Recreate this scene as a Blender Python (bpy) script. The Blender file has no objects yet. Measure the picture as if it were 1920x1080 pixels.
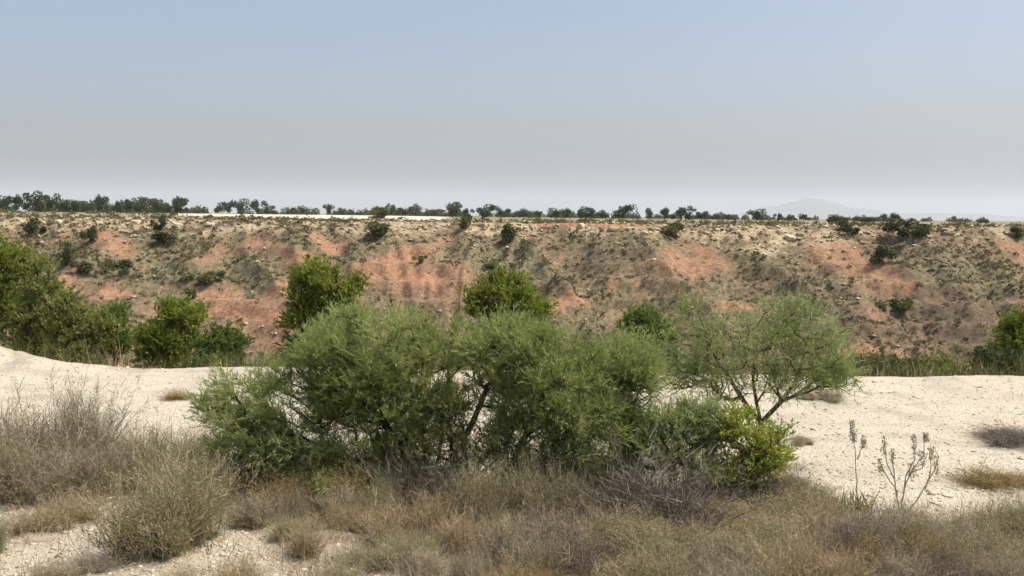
import bpy, bmesh, math, numpy as np
from mathutils import Matrix, Vector
R = math.radians
scn = bpy.context.scene
COL = scn.collection

# ------------------------------------------------------------------ camera
CAM = np.array([0.0, 0.0, 3.5])
FPX = 1844.0                                   # focal length in pixels of a 1920 px wide frame
cam_rot = Matrix.Rotation(R(90 - 4.2), 3, 'X') @ Matrix.Rotation(R(0.62), 3, 'Z')
cd = bpy.data.cameras.new('camera')
cd.sensor_width = 36.0
cd.lens = 36.0 * FPX / 1920.0
cd.clip_start = 0.1
cd.clip_end = 60000.0
cam = bpy.data.objects.new('camera', cd)
cam.location = CAM
cam.rotation_euler = cam_rot.to_euler()
COL.objects.link(cam)
scn.camera = cam

# ------------------------------------------------------------------ sky, sun, exposure
SUN_EL, SUN_AZ = 60.0, 98.0                    # degrees; azimuth clockwise from +Y (view direction)
w = bpy.data.worlds.new('World')
scn.world = w
w.use_nodes = True
nt = w.node_tree
bg = nt.nodes['Background']
sky = nt.nodes.new('ShaderNodeTexSky')
sky.sky_type = 'NISHITA'
sky.sun_disc = False
sky.sun_elevation = R(SUN_EL)
sky.sun_rotation = R(SUN_AZ)
sky.altitude = 300.0
sky.air_density = 0.92
sky.dust_density = 6.5
sky.ozone_density = 0.8
nt.links.new(sky.outputs[0], bg.inputs['Color'])
bg.inputs['Strength'].default_value = 0.15
sd = bpy.data.lights.new('sun', 'SUN')
sd.energy = 3.15
sd.angle = R(0.6)
sd.color = (1.0, 0.95, 0.87)
sun = bpy.data.objects.new('sun', sd)
sv = Vector((math.cos(R(SUN_EL)) * math.sin(R(SUN_AZ)), math.cos(R(SUN_EL)) * math.cos(R(SUN_AZ)), math.sin(R(SUN_EL))))
sun.rotation_euler = sv.to_track_quat('Z', 'Y').to_euler()
sun.location = (20, 10, 40)
COL.objects.link(sun)
scn.view_settings.view_transform = 'Standard'
scn.view_settings.look = 'None'
scn.view_settings.gamma = 1.0
scn.view_settings.exposure = 0.36
scn.view_settings.use_curve_mapping = False
scn.cycles.volume_bounces = 1
scn.cycles.max_bounces = 8
scn.cycles.transparent_max_bounces = 8

# ------------------------------------------------------------------ numeric helpers
def hash2(ix, iy, seed):
    h = (ix.astype(np.int64) * 374761393 + iy.astype(np.int64) * 668265263 + seed * 974634777) & 0xFFFFFFFF
    h = ((h ^ (h >> 13)) * 1274126177) & 0xFFFFFFFF
    h = (h ^ (h >> 16)) & 0xFFFFFF
    return h / float(0xFFFFFF)

def vnoise(x, y, seed=0):
    x = np.asarray(x, float); y = np.asarray(y, float)
    ix = np.floor(x); iy = np.floor(y)
    fx = x - ix; fy = y - iy
    ux = fx * fx * fx * (fx * (fx * 6 - 15) + 10); uy = fy * fy * fy * (fy * (fy * 6 - 15) + 10)
    a = hash2(ix, iy, seed); b = hash2(ix + 1, iy, seed)
    c = hash2(ix, iy + 1, seed); d = hash2(ix + 1, iy + 1, seed)
    return (a * (1 - ux) + b * ux) * (1 - uy) + (c * (1 - ux) + d * ux) * uy      # 0..1

def fbm(x, y, seed=0, oct=4):
    s = 0.0; a = 0.5; t = 0.0
    for k in range(oct):
        s = s + a * vnoise(x, y, seed + 17 * k); t += a
        x = x * 2.03 + 11.3; y = y * 2.03 - 7.1; a *= 0.5
    return s / t                                                                  # 0..1

def sstep(a, b, x):
    t = np.clip((np.asarray(x, float) - a) / (b - a), 0, 1)
    return t * t * (3 - 2 * t)

def norm(v):
    return v / np.maximum(np.linalg.norm(v, axis=-1, keepdims=True), 1e-9)

M3 = np.array(cam_rot)
def ray(px, py, D):
    """point at depth y = D seen in the direction of a 1920x1080 pixel"""
    d = M3 @ np.array([(px - 960) / FPX, -(py - 540) / FPX, -1.0])
    return CAM + d * (D / d[1])

# ------------------------------------------------------------------ terrain height
def rills(x, y):
    u = x + 0.42 * (119 - y) * np.sin(x / 8.5 + 0.8) + 2.0 * (fbm(x / 9.0, y / 12.0, 34, 2) - 0.5)
    return 1 - np.abs(2 * fbm(u / 4.2, y / 40.0, 35, 2) - 1)

def terrain(x, y):
    x = np.asarray(x, float); y = np.asarray(y, float)
    # gravel terrace
    zt = 0.10 * (fbm(x / 4.0, y / 4.0, 3, 3) - 0.5) + 0.05 * (fbm(x / 0.8, y / 0.8, 5, 3) - 0.5)
    zt = zt + 0.10 * (fbm(x / 0.5, y / 0.5, 8, 3) - 0.5) * (1 - sstep(12.5, 15.0, y + 0.12 * x))
    berm = sstep(-8.0, -13.0, x) * np.exp(-((y - 21.2) / 1.8) ** 2)
    zt = zt + berm * (0.50 + 0.75 * (fbm(x / 1.1, y / 1.1, 6, 4) - 0.5))
    zt = zt - 0.05 * (np.exp(-((y - 16.0 - 0.03 * x) / 0.28) ** 2) + np.exp(-((y - 17.7 - 0.03 * x) / 0.28) ** 2)) * (0.4 + fbm(x / 3, y / 3, 12, 2))
    edge = 22.0 + 0.9 * (fbm(x / 5.0, 0 * x + 0.3, 7, 2) - 0.5) + 0.25 * (fbm(x / 0.7, 0 * x, 9, 2) - 0.5)
    t = np.maximum(y - edge, 0)
    bank = zt - 0.45 * t * sstep(0, 3.0, t) - 0.25 * sstep(0, 0.6, t)
    bank = np.maximum(bank, -14.2 + 0.6 * fbm(x / 6, y / 6, 21, 3))
    # far hillside
    warp = 9.0 * (fbm(x / 26.0, y / 90.0, 31, 2) - 0.5)
    spur = 1 - np.abs(2 * fbm(x / 13.0 + 0.03 * y, y / 60.0, 33, 2) - 1)
    spur = spur * (1 - 0.35 * sstep(5.0, 30.0, x))
    rill = rills(x, y)
    foot = 86.0 + 0.4 * warp
    rim = 119.0 + warp + 4.0 * (fbm(x / 7.0, y / 90.0, 32, 3) - 0.5)
    s = (y - foot) / (rim - foot)
    sc = np.clip(s, 0, 1)
    mid = sc * (1 - sc) * 4
    prof = sc ** 1.12
    zh = -13.6 + 16.25 * prof + mid * (6.5 * (spur - 0.60) + 2.7 * (rill - 0.6) * (1 - 0.4 * sstep(5.0, 30.0, x))) + 0.5 * mid * (fbm(x / 1.2, y / 1.2, 37, 3) - 0.5)
    led = zh * 1.15 + 1.2 * fbm(x / 14.0, y / 30.0, 41, 2)
    zh = zh + mid * 0.22 * np.sin(led * 2 * math.pi / 2.1)
    zh = np.where(s < 0, -13.6 + 1.0 * s, zh)
    # plateau
    far = sstep(1.0, 1.5, s)
    pz = 2.68 + 0.35 * sstep(-18.0, -55.0, x) * (1 - sstep(300.0, 800.0, y)) + 0.22 * (fbm(x / 9.0, y / 14.0, 43, 3) - 0.5) * (1 - sstep(150, 260, y))
    zp = np.where(s >= 1, 2.65 + (pz - 2.65) * sstep(0, 0.25, s - 1) + 0.45 * (fbm(x / 2.2, y / 2.2, 45, 3) - 0.55) * (1 - far), zh)
    zh = np.where(s >= 1, zp, zh)
    return np.maximum(bank, zh)

def T(x, y):
    return float(terrain(np.array([x]), np.array([y]))[0])

def hit_hill(px, py):
    """where the line of sight of a pixel meets the far hillside"""
    ys = np.arange(70.0, 160.0, 0.15)
    d = M3 @ np.array([(px - 960) / FPX, -(py - 540) / FPX, -1.0])
    xs = CAM[0] + d[0] / d[1] * ys; zs = CAM[2] + d[2] / d[1] * ys
    below = zs <= terrain(xs, ys)
    k = int(np.argmax(below)) if below.any() else len(ys) - 1
    return np.array([xs[k], ys[k], zs[k]])

def stand(px, py, D):
    """ground point at depth D under the pixel column"""
    p = ray(px, py, D)
    return np.array([p[0], D, T(p[0], D)])

# ------------------------------------------------------------------ mesh helpers
def make_mesh(name, V, F, mat, tint=None, smooth=False):
    V = np.ascontiguousarray(V, np.float32); F = np.ascontiguousarray(F, np.int32)
    k = F.shape[1]
    me = bpy.data.meshes.new(name)
    me.vertices.add(len(V)); me.vertices.foreach_set('co', V.ravel())
    me.loops.add(F.size); me.loops.foreach_set('vertex_index', F.ravel())
    me.polygons.add(len(F)); me.polygons.foreach_set('loop_start', np.arange(0, F.size, k, dtype=np.int32))
    if tint is not None:
        a = me.attributes.new('tint', 'FLOAT', 'FACE')
        a.data.foreach_set('value', np.ascontiguousarray(tint, np.float32))
    me.update(calc_edges=True)
    if smooth:
        me.polygons.foreach_set('use_smooth', np.ones(len(F), bool))
    me.materials.append(mat)
    return me

def link(name, me, parent=None):
    o = bpy.data.objects.new(name, me)
    COL.objects.link(o)
    if parent is not None:
        o.parent = parent
    return o

def tag(o, label=None, cat=None, group=None, kind=None):
    if label: o['label'] = label
    if cat: o['category'] = cat
    if group: o['group'] = group
    if kind: o['kind'] = kind
    return o

def empty(name, loc, rz=0.0, sc=(1, 1, 1)):
    o = bpy.data.objects.new(name, None)
    o.empty_display_size = 0.2
    o.location = loc; o.rotation_euler = (0, 0, rz); o.scale = sc
    COL.objects.link(o)
    return o

# ------------------------------------------------------------------ materials
def new_mat(name):
    m = bpy.data.materials.new(name); m.use_nodes = True
    n = m.node_tree.nodes; l = m.node_tree.links
    p = n['Principled BSDF']; p.inputs['Roughness'].default_value = 0.9
    p.inputs['Specular IOR Level'].default_value = 0.15
    return m, n, l, p

def ramp(n, stops):
    r = n.new('ShaderNodeValToRGB')
    e = r.color_ramp.elements
    while len(e) < len(stops): e.new(0.5)
    for i, (pos, c) in enumerate(stops):
        e[i].position = pos; e[i].color = (*c, 1) if len(c) == 3 else c
    return r

def noise_node(n, l, coord, scale, detail=4, rough=0.6):
    t = n.new('ShaderNodeTexNoise'); t.inputs['Scale'].default_value = scale
    t.inputs['Detail'].default_value = detail; t.inputs['Roughness'].default_value = rough
    l.new(coord, t.inputs['Vector']); return t

def mixc(n, l, fac, a, b):
    m = n.new('ShaderNodeMix'); m.data_type = 'RGBA'
    if hasattr(fac, 'links'): l.new(fac, m.inputs[0])
    else: m.inputs[0].default_value = fac
    for s, i in ((a, 6), (b, 7)):
        if hasattr(s, 'links'): l.new(s, m.inputs[i])
        else: m.inputs[i].default_value = (*s, 1)
    return m.outputs[2]

def bump(n, l, p, h, strength, dist):
    b = n.new('ShaderNodeBump'); b.inputs['Strength'].default_value = strength; b.inputs['Distance'].default_value = dist
    l.new(h, b.inputs['Height']); l.new(b.outputs[0], p.inputs['Normal'])

def foliage(name, dark, mid, light, trans=0.35, rough=0.6):
    """leaf material; the colour of each leaf varies with its own tint value"""
    m, n, l, p = new_mat(name)
    a = n.new('ShaderNodeAttribute'); a.attribute_name = 'tint'
    r = ramp(n, [(0.0, dark), (0.5, mid), (1.0, light)])
    l.new(a.outputs['Fac'], r.inputs[0])
    l.new(r.outputs[0], p.inputs['Base Color'])
    p.inputs['Roughness'].default_value = rough
    if trans > 0:
        t = n.new('ShaderNodeBsdfTranslucent'); l.new(r.outputs[0], t.inputs['Color'])
        mx = n.new('ShaderNodeMixShader'); mx.inputs[0].default_value = trans
        l.new(p.outputs[0], mx.inputs[1]); l.new(t.outputs[0], mx.inputs[2])
        l.new(mx.outputs[0], n['Material Output'].inputs['Surface'])
    return m

def bark(name, c1, c2):
    m, n, l, p = new_mat(name)
    tc = n.new('ShaderNodeTexCoord')
    t = noise_node(n, l, tc.outputs['Object'], 14, 4, 0.7)
    r = ramp(n, [(0.3, c1), (0.7, c2)]); l.new(t.outputs['Fac'], r.inputs[0])
    l.new(r.outputs[0], p.inputs['Base Color']); bump(n, l, p, t.outputs['Fac'], 0.5, 0.01)
    return m

def gravel_mat():
    m, n, l, p = new_mat('cream_gravel')
    g = n.new('ShaderNodeNewGeometry').outputs['Position']
    n1 = noise_node(n, l, g, 0.35, 5, 0.6); n2 = noise_node(n, l, g, 5.0, 5, 0.7)
    v = n.new('ShaderNodeTexVoronoi'); v.inputs['Scale'].default_value = 26; l.new(g, v.inputs['Vector'])
    mp = n.new('ShaderNodeMapping'); mp.inputs['Scale'].default_value = (0.12, 1.6, 1); l.new(g, mp.inputs['Vector'])
    n3 = noise_node(n, l, mp.outputs[0], 1.0, 4, 0.6)
    base = ramp(n, [(0.3, (0.33, 0.29, 0.215)), (0.5, (0.44, 0.40, 0.31)), (0.72, (0.52, 0.485, 0.395))]); l.new(n1.outputs['Fac'], base.inputs[0])
    st = ramp(n, [(0.34, (0.27, 0.24, 0.185)), (0.44, (0.44, 0.395, 0.305)), (0.56, (0.49, 0.45, 0.36))]); l.new(n3.outputs['Fac'], st.inputs[0])
    c = mixc(n, l, 0.45, base.outputs[0], st.outputs[0])
    sp = ramp(n, [(0.0, (0.72, 0.66, 0.54)), (0.55, (0.50, 0.43, 0.31)), (1.0, (0.30, 0.25, 0.17))]); l.new(v.outputs['Color'], sp.inputs[0])
    c = mixc(n, l, 0.36, c, sp.outputs[0])
    n4 = noise_node(n, l, g, 0.8, 6, 0.65)
    sm = ramp(n, [(0.50, (0, 0, 0)), (0.62, (0.55, 0.55, 0.55))]); l.new(n4.outputs['Fac'], sm.inputs[0])
    c = mixc(n, l, sm.outputs[0], c, (0.31, 0.275, 0.21))
    # dusty brown earth with plant litter under the near scrub
    a = n.new('ShaderNodeAttribute'); a.attribute_name = 'soil'
    lit = ramp(n, [(0.3, (0.16, 0.12, 0.075)), (0.6, (0.30, 0.25, 0.17)), (0.8, (0.46, 0.40, 0.30))]); l.new(n2.outputs['Fac'], lit.inputs[0])
    c = mixc(n, l, a.outputs['Fac'], c, lit.outputs[0])
    l.new(c, p.inputs['Base Color'])
    ad = n.new('ShaderNodeMath'); ad.operation = 'ADD'; l.new(n2.outputs['Fac'], ad.inputs[0]); l.new(v.outputs['Distance'], ad.inputs[1])
    bump(n, l, p, ad.outputs[0], 0.7, 0.03)
    return m

def hillside_mat():
    m, n, l, p = new_mat('scrubby_red_earth')
    g = n.new('ShaderNodeNewGeometry').outputs['Position']
    a = n.new('ShaderNodeAttribute'); a.attribute_name = 'cover'
    s = n.new('ShaderNodeSeparateColor'); l.new(a.outputs['Color'], s.inputs[0])
    nb = noise_node(n, l, g, 0.10, 4, 0.6); nm = noise_node(n, l, g, 0.9, 5, 0.7); nf = noise_node(n, l, g, 2.0, 5, 0.8)
    soil = ramp(n, [(0.34, (0.100, 0.070, 0.040)), (0.48, (0.180, 0.126, 0.076)), (0.58, (0.245, 0.178, 0.112)), (0.70, (0.36, 0.28, 0.19))]); l.new(nf.outputs['Fac'], soil.inputs[0])
    scrub = ramp(n, [(0.36, (0.070, 0.058, 0.030)), (0.5, (0.145, 0.118, 0.064)), (0.64, (0.28, 0.225, 0.135))]); l.new(nf.outputs['Fac'], scrub.inputs[0])
    fb = ramp(n, [(0.40, (0, 0, 0)), (0.58, (1, 1, 1))]); l.new(nb.outputs['Fac'], fb.inputs[0])
    c = mixc(n, l, fb.outputs[0], soil.outputs[0], scrub.outputs[0])
    pale = ramp(n, [(0.3, (0.25, 0.19, 0.11)), (0.5, (0.42, 0.34, 0.21)), (0.68, (0.56, 0.47, 0.32))]); l.new(nf.outputs['Fac'], pale.inputs[0])
    c = mixc(n, l, s.outputs[1], c, pale.outputs[0])
    red = ramp(n, [(0.34, (0.17, 0.088, 0.050)), (0.46, (0.31, 0.165, 0.095)), (0.56, (0.365, 0.205, 0.122)), (0.68, (0.47, 0.33, 0.22))]); l.new(nf.outputs['Fac'], red.inputs[0])
    c = mixc(n, l, s.outputs[0], c, red.outputs[0])
    gr = ramp(n, [(0.34, (0.070, 0.066, 0.034)), (0.5, (0.150, 0.138, 0.078)), (0.66, (0.27, 0.24, 0.15))]); l.new(nf.outputs['Fac'], gr.inputs[0])
    gf = n.new('ShaderNodeMath'); gf.operation = 'MULTIPLY'; gf.inputs[1].default_value = 0.75; l.new(a.outputs['Alpha'], gf.inputs[0])
    c = mixc(n, l, gf.outputs[0], c, gr.outputs[0])
    dk = ramp(n, [(0.3, (0.10, 0.070, 0.045)), (0.7, (0.20, 0.145, 0.095))]); l.new(nf.outputs['Fac'], dk.inputs[0])
    c = mixc(n, l, s.outputs[2], c, dk.outputs[0])
    l.new(c, p.inputs['Base Color'])
    bump(n, l, p, nf.outputs['Fac'], 0.8, 0.25)
    return m

def ravine_mat():
    m, n, l, p = new_mat('ravine_earth')
    g = n.new('ShaderNodeNewGeometry').outputs['Position']
    t = noise_node(n, l, g, 0.8, 5, 0.7)
    r = ramp(n, [(0.3, (0.10, 0.085, 0.035)), (0.5, (0.19, 0.15, 0.075)), (0.7, (0.32, 0.24, 0.15))]); l.new(t.outputs['Fac'], r.inputs[0])
    l.new(r.outputs[0], p.inputs['Base Color']); bump(n, l, p, t.outputs['Fac'], 0.6, 0.1)
    return m

def plain_mat():
    m, n, l, p = new_mat('plateau_fields')
    g = n.new('ShaderNodeNewGeometry').outputs['Position']
    a = n.new('ShaderNodeAttribute'); a.attribute_name = 'soil'
    mp = n.new('ShaderNodeMapping'); mp.inputs['Scale'].default_value = (0.06, 0.02, 1); l.new(g, mp.inputs['Vector'])
    t = noise_node(n, l, mp.outputs[0], 1.0, 5, 0.6); t2 = noise_node(n, l, g, 1.2, 4, 0.7)
    r = ramp(n, [(0.3, (0.10, 0.10, 0.045)), (0.5, (0.20, 0.17, 0.095)), (0.7, (0.33, 0.27, 0.17))]); l.new(t.outputs['Fac'], r.inputs[0])
    r2 = ramp(n, [(0.35, (0.11, 0.095, 0.05)), (0.65, (0.36, 0.30, 0.20))]); l.new(t2.outputs['Fac'], r2.inputs[0])
    c = mixc(n, l, 0.4, r.outputs[0], r2.outputs[0])
    c = mixc(n, l, a.outputs['Fac'], c, (0.62, 0.55, 0.42))
    l.new(c, p.inputs['Base Color'])
    return m

MAT = dict(
    gravel=gravel_mat(), hillside=hillside_mat(), ravine=ravine_mat(), plain=plain_mat(),
    feathery=foliage('feathery_grey_green', (0.130, 0.155, 0.042), (0.250, 0.300, 0.092), (0.385, 0.430, 0.165), 0.50),
    willow=foliage('willowy_green', (0.130, 0.165, 0.055), (0.245, 0.300, 0.105), (0.360, 0.410, 0.175), 0.50),
    lime=foliage('yellow_green_leaves', (0.100, 0.145, 0.026), (0.230, 0.285, 0.044), (0.430, 0.430, 0.085), 0.50),
    bright=foliage('bright_green_leaves', (0.085, 0.115, 0.014), (0.165, 0.210, 0.028), (0.260, 0.295, 0.055), 0.48),
    deep=foliage('deep_green_leaves', (0.055, 0.090, 0.018), (0.110, 0.165, 0.034), (0.185, 0.240, 0.060), 0.45),
    olive=foliage('olive_leaves', (0.095, 0.118, 0.026), (0.175, 0.205, 0.048), (0.275, 0.290, 0.090), 0.46),
    pine=foliage('pine_needles', (0.038, 0.050, 0.018), (0.070, 0.088, 0.032), (0.115, 0.130, 0.050), 0.25),
    dull=foliage('dull_olive_leaves', (0.070, 0.078, 0.024), (0.130, 0.138, 0.048), (0.205, 0.205, 0.085), 0.30),
    scrub=foliage('hill_scrub', (0.085, 0.078, 0.038), (0.165, 0.148, 0.076), (0.270, 0.240, 0.135), 0.35, 0.9),
    dry_grey=foliage('dry_grey_twigs', (0.165, 0.138, 0.088), (0.335, 0.285, 0.190), (0.510, 0.440, 0.305), 0.3, 0.9),
    dry_dark=foliage('dead_purple_grey_twigs', (0.082, 0.068, 0.052), (0.178, 0.150, 0.112), (0.320, 0.275, 0.215), 0.2, 0.9),
    dry_olive=foliage('dry_olive_twigs', (0.145, 0.130, 0.066), (0.300, 0.268, 0.150), (0.465, 0.415, 0.255), 0.30, 0.9),
    straw=foliage('straw', (0.190, 0.145, 0.075), (0.390, 0.310, 0.180), (0.560, 0.470, 0.310), 0.28, 0.9),
    rust=foliage('rusty_dry_leaves', (0.150, 0.105, 0.042), (0.290, 0.215, 0.090), (0.430, 0.335, 0.160), 0.28, 0.9),
    stone=foliage('cream_stone', (0.240, 0.195, 0.130), (0.460, 0.395, 0.285), (0.680, 0.610, 0.480), 0.0, 0.95),
    hill_stone=foliage('pale_ledge_stone', (0.170, 0.120, 0.070), (0.370, 0.295, 0.190), (0.600, 0.510, 0.370), 0.0, 0.95),
    bark_dark=bark('dark_bark', (0.022, 0.017, 0.013), (0.065, 0.052, 0.040)),
    bark_brown=bark('brown_bark', (0.050, 0.036, 0.024), (0.130, 0.098, 0.068)),
    bark_pale=bark('weathered_wood', (0.24, 0.20, 0.16), (0.44, 0.39, 0.33)),
)

# ------------------------------------------------------------------ ground, in four sheets that share their borders
th = np.concatenate([np.linspace(-66, -36, 22, endpoint=False), np.arange(-36, 36.01, 0.16), np.linspace(36, 66, 23)[1:]])
tan_th = np.tan(np.radians(th))
APEX = 6.0
def sheet(name, ys, mat, fn_attr=None, attr=None, color=False):
    X = (ys[:, None] + APEX) * tan_th[None, :]; Y = np.repeat(ys[:, None], len(th), 1)
    Z = terrain(X, Y)
    V = np.stack([X, Y, Z], -1).reshape(-1, 3)
    nr, nc = X.shape
    i = np.arange(nr - 1)[:, None] * nc + np.arange(nc - 1)[None, :]
    F = np.stack([i, i + 1, i + nc + 1, i + nc], -1).reshape(-1, 4)
    me = make_mesh(name, V, F, mat, smooth=True)
    if fn_attr:
        val = fn_attr(V)
        if color:
            a = me.attributes.new(attr, 'FLOAT_COLOR', 'POINT'); a.data.foreach_set('color', np.ascontiguousarray(val, np.float32).ravel())
        else:
            a = me.attributes.new(attr, 'FLOAT', 'POINT'); a.data.foreach_set('value', np.ascontiguousarray(val, np.float32))
    return tag(link(name, me), kind='structure')

def near_litter(x, y):
    """0..1: how far the ground belongs to the scrubby strip in front of the bare gravel"""
    lim = 12.5 + 1.0 * (fbm(x / 2.2, y / 2.2, 51, 3) - 0.5) - 1.3 * sstep(2.0, 3.6, x)
    strip = 1 - sstep(-0.8, 0.7, y - lim)
    left_bare = sstep(-1.0, -3.2, x) * (1 - sstep(10.6, 11.6, y))
    return np.clip(strip * (0.75 * fbm(x / 1.1, y / 1.1, 53, 4) + 0.45) * (1 - 0.75 * left_bare), 0, 1)

sheet('gravel_terrace', np.concatenate([np.arange(-4, 8.0, 0.4), np.arange(8.0, 24.0, 0.075), [24.0]]), MAT['gravel'],
      lambda V: near_litter(V[:, 0], V[:, 1]), 'soil')
sheet('ravine', np.concatenate([np.arange(24.0, 84.0, 0.75), [84.0]]), MAT['ravine'])

# bare red earth faces and pale stony bands on the hillside: each a streak between two ground points
RED = [(192, 440, 235, 478, 16), (480, 455, 380, 488, 13), (490, 452, 530, 488, 8), (590, 446, 635, 470, 14),
       (556, 478, 522, 548, 15), (800, 462, 690, 512, 21), (730, 500, 815, 530, 15), (840, 450, 760, 470, 8), (1300, 478, 1245, 500, 25),
       (1345, 492, 1290, 510, 17), (1575, 462, 1700, 540, 13), (1895, 462, 1925, 485, 16), (120, 528, 215, 548, 16),
       (315, 545, 345, 540, 11), (368, 552, 440, 562, 16), (440, 585, 545, 605, 13), (1045, 580, 1090, 562, 11),
       (1150, 598, 1185, 585, 15), (1360, 572, 1430, 582, 8), (1600, 655, 1700, 672, 9), (1720, 680, 1860, 690, 10),
       (1620, 570, 1650, 600, 9), (1185, 528, 1210, 560, 9), (430, 625, 520, 655, 12), (230, 642, 262, 652, 8), (1062, 470, 1040, 500, 6),
       (1160, 520, 1215, 490, 5), (1000, 420, 1230, 428, 5), (380, 585, 500, 575, 8), (1900, 560, 1925, 575, 9)]
WASH = [(150, 460, 450, 540, 45), (350, 560, 560, 600, 45), (450, 470, 640, 500, 40), (650, 500, 850, 520, 40), (1150, 560, 1350, 510, 40), (1540, 470, 1720, 560, 25), (1600, 670, 1900, 680, 18)]
PALE = [(90, 415, 330, 420, 15), (330, 440, 480, 425, 10), (880, 430, 1000, 430, 13), (1070, 428, 1240, 436, 12), (1300, 438, 1560, 448, 22),
        (1330, 425, 1500, 432, 12), (1600, 430, 1720, 445, 10), (0, 405, 60, 425, 14), (450, 620, 520, 610, 10), (1380, 470, 1480, 480, 10), (560, 415, 840, 420, 6)]
DARK = [(1480, 600, 1900, 610, 45), (1700, 640, 1900, 640, 30), (1080, 500, 1200, 480, 15), (1400, 520, 1560, 560, 20)]
def seg_pts(L):
    return [(hit_hill(a, b), hit_hill(c, d), r * 105 / FPX) for a, b, c, d, r in L]
RED_W, PALE_W, DARK_W, WASH_W = seg_pts(RED), seg_pts(PALE), seg_pts(DARK), seg_pts(WASH)
GREEN_W = seg_pts([(300, 470, 325, 535, 36), (445, 490, 480, 525, 28), (120, 480, 230, 500, 22), (545, 440, 575, 462, 14), (700, 440, 645, 490, 14), (250, 525, 330, 525, 18), (385, 525, 420, 520, 14), (900, 480, 1000, 490, 35), (1130, 465, 1230, 455, 20), (1420, 510, 1580, 560, 30), (1740, 490, 1850, 540, 40), (1680, 590, 1760, 600, 20)])
def streaks(V, S, jit, seed):
    x, y, z = V[:, 0], V[:, 1], V[:, 2]
    out = np.zeros(len(V))
    nz = (fbm(x / 1.6, (y + z) / 2.4, seed, 4) - 0.5) * 2
    n2 = (fbm(x / 0.5, y / 0.6, seed + 5, 3) - 0.5)
    P = np.stack([x, z * 1.0 + y * 0.5], -1)
    for a, b, r in S:
        A = np.array([a[0], a[2] + a[1] * 0.5]); B = np.array([b[0], b[2] + b[1] * 0.5])
        d = B - A; t = np.clip(((P - A) @ d) / max(d @ d, 1e-6), 0, 1)
        dist = np.linalg.norm(P - (A + t[:, None] * d), axis=1)
        out = np.maximum(out, 1 - sstep(0.35, 1.7, dist / (r * 1.5) + jit * nz + 0.9 * n2))
    return out
def cover(V):
    c = np.zeros((len(V), 4)); c[:, 3] = streaks(V, GREEN_W, 0.6, 69)
    c[:, 0] = streaks(V, RED_W, 0.55, 61) * (0.65 + 0.35 * sstep(0.35, 0.5, fbm(V[:, 0] / 0.7, V[:, 1] / 0.9, 64, 3)))
    c[:, 0] = np.maximum(c[:, 0], 0.6 * streaks(V, WASH_W, 0.5, 67) * sstep(0.40, 0.62, fbm(V[:, 0] / 2.6 + 0.1 * V[:, 1], V[:, 1] / 7.0, 68, 4)))
    pale = streaks(V, PALE_W, 0.7, 62) * sstep(0.36, 0.60, fbm(V[:, 0] / 0.9, V[:, 1] / 1.1, 65, 3))
    rimband = sstep(0.2, 1.8, V[:, 2]) * sstep(0.44, 0.62, fbm(V[:, 0] / 1.4, V[:, 1] / 1.4, 66, 4)) * 0.8
    c[:, 1] = np.maximum(pale, rimband)
    gul = (1 - sstep(0.50, 0.72, rills(V[:, 0], V[:, 1]))) * (1 - sstep(-1.0, 1.5, V[:, 2]))
    c[:, 3] = np.maximum(c[:, 3], gul * (0.85 - 0.35 * sstep(0, 25, V[:, 0])))
    c[:, 0] *= 1 - 0.8 * c[:, 3] * (1 - 0.9 * streaks(V, RED_W, 0.55, 61))
    c[:, 2] = streaks(V, DARK_W, 0.7, 63) * 0.75 * (1 - c[:, 0])
    return c
sheet('hillside', np.concatenate([np.arange(84.0, 126.0, 0.23), [126.0]]), MAT['hillside'], cover, 'cover', True)

def white_field(V):
    x, y = V[:, 0], V[:, 1]
    u = x / y
    f = (sstep(-0.345, -0.335, u) * (1 - sstep(-0.075, -0.06, u))) * sstep(146, 152, y) * (1 - sstep(400, 430, y))
    f2 = (1 - sstep(-0.50, -0.49, u)) * sstep(150, 154, y) * (1 - sstep(200, 220, y))
    return np.maximum(f, f2) * (0.75 + 0.25 * fbm(x / 6, y / 6, 71, 3))
yfar = np.concatenate([126.0 * 1.012 ** np.arange(0, 90), 126.0 * 1.012 ** 90 * 1.09 ** np.arange(0, 48), [24000.0]])
sheet('plateau', yfar, MAT['plain'], white_field, 'soil')

# far blue mountain
mm, n_, l_, p_ = new_mat('far_mountain_rock'); p_.inputs['Base Color'].default_value = (0.10, 0.10, 0.085, 1)
DM = 15000.0
pxs = np.linspace(1250, 2150, 180); dep = np.linspace(-1, 1, 13)
prof = 15 * np.exp(-((pxs - 1525) / 70.0) ** 2) + 19 * np.exp(-((pxs - 1560) / 150.0) ** 2) + 8 * np.exp(-((pxs - 1440) / 80.0) ** 2) + 10 * np.exp(-((pxs - 1850) / 190.0) ** 2) + 9.0 * (fbm(pxs / 34.0, pxs * 0, 81, 4) - 0.5)
prof = np.maximum(prof, 0) * sstep(1250, 1360, pxs) * (1 - sstep(2050, 2150, pxs)) * DM / FPX
X = np.repeat(((pxs - 960) / FPX * DM)[:, None], 13, 1); Y = DM + 1500 * np.repeat(dep[None], 180, 0) + 500 * (fbm(X / 900, X * 0, 82, 2) - 0.5)
Z = 2.0 + prof[:, None] * (1 - np.abs(dep[None]) ** 1.3) * (0.85 + 0.3 * fbm(X / 500, Y / 500, 83, 3)) - 3.0 * (np.abs(dep[None]) > 0.99)
i = np.arange(179)[:, None] * 13 + np.arange(12)[None]
F = np.stack([i, i + 13, i + 14, i + 1], -1).reshape(-1, 4)
tag(link('mountain', make_mesh('mountain', np.stack([X, Y, Z], -1).reshape(-1, 3), F, mm, smooth=True)), kind='structure')

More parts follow.
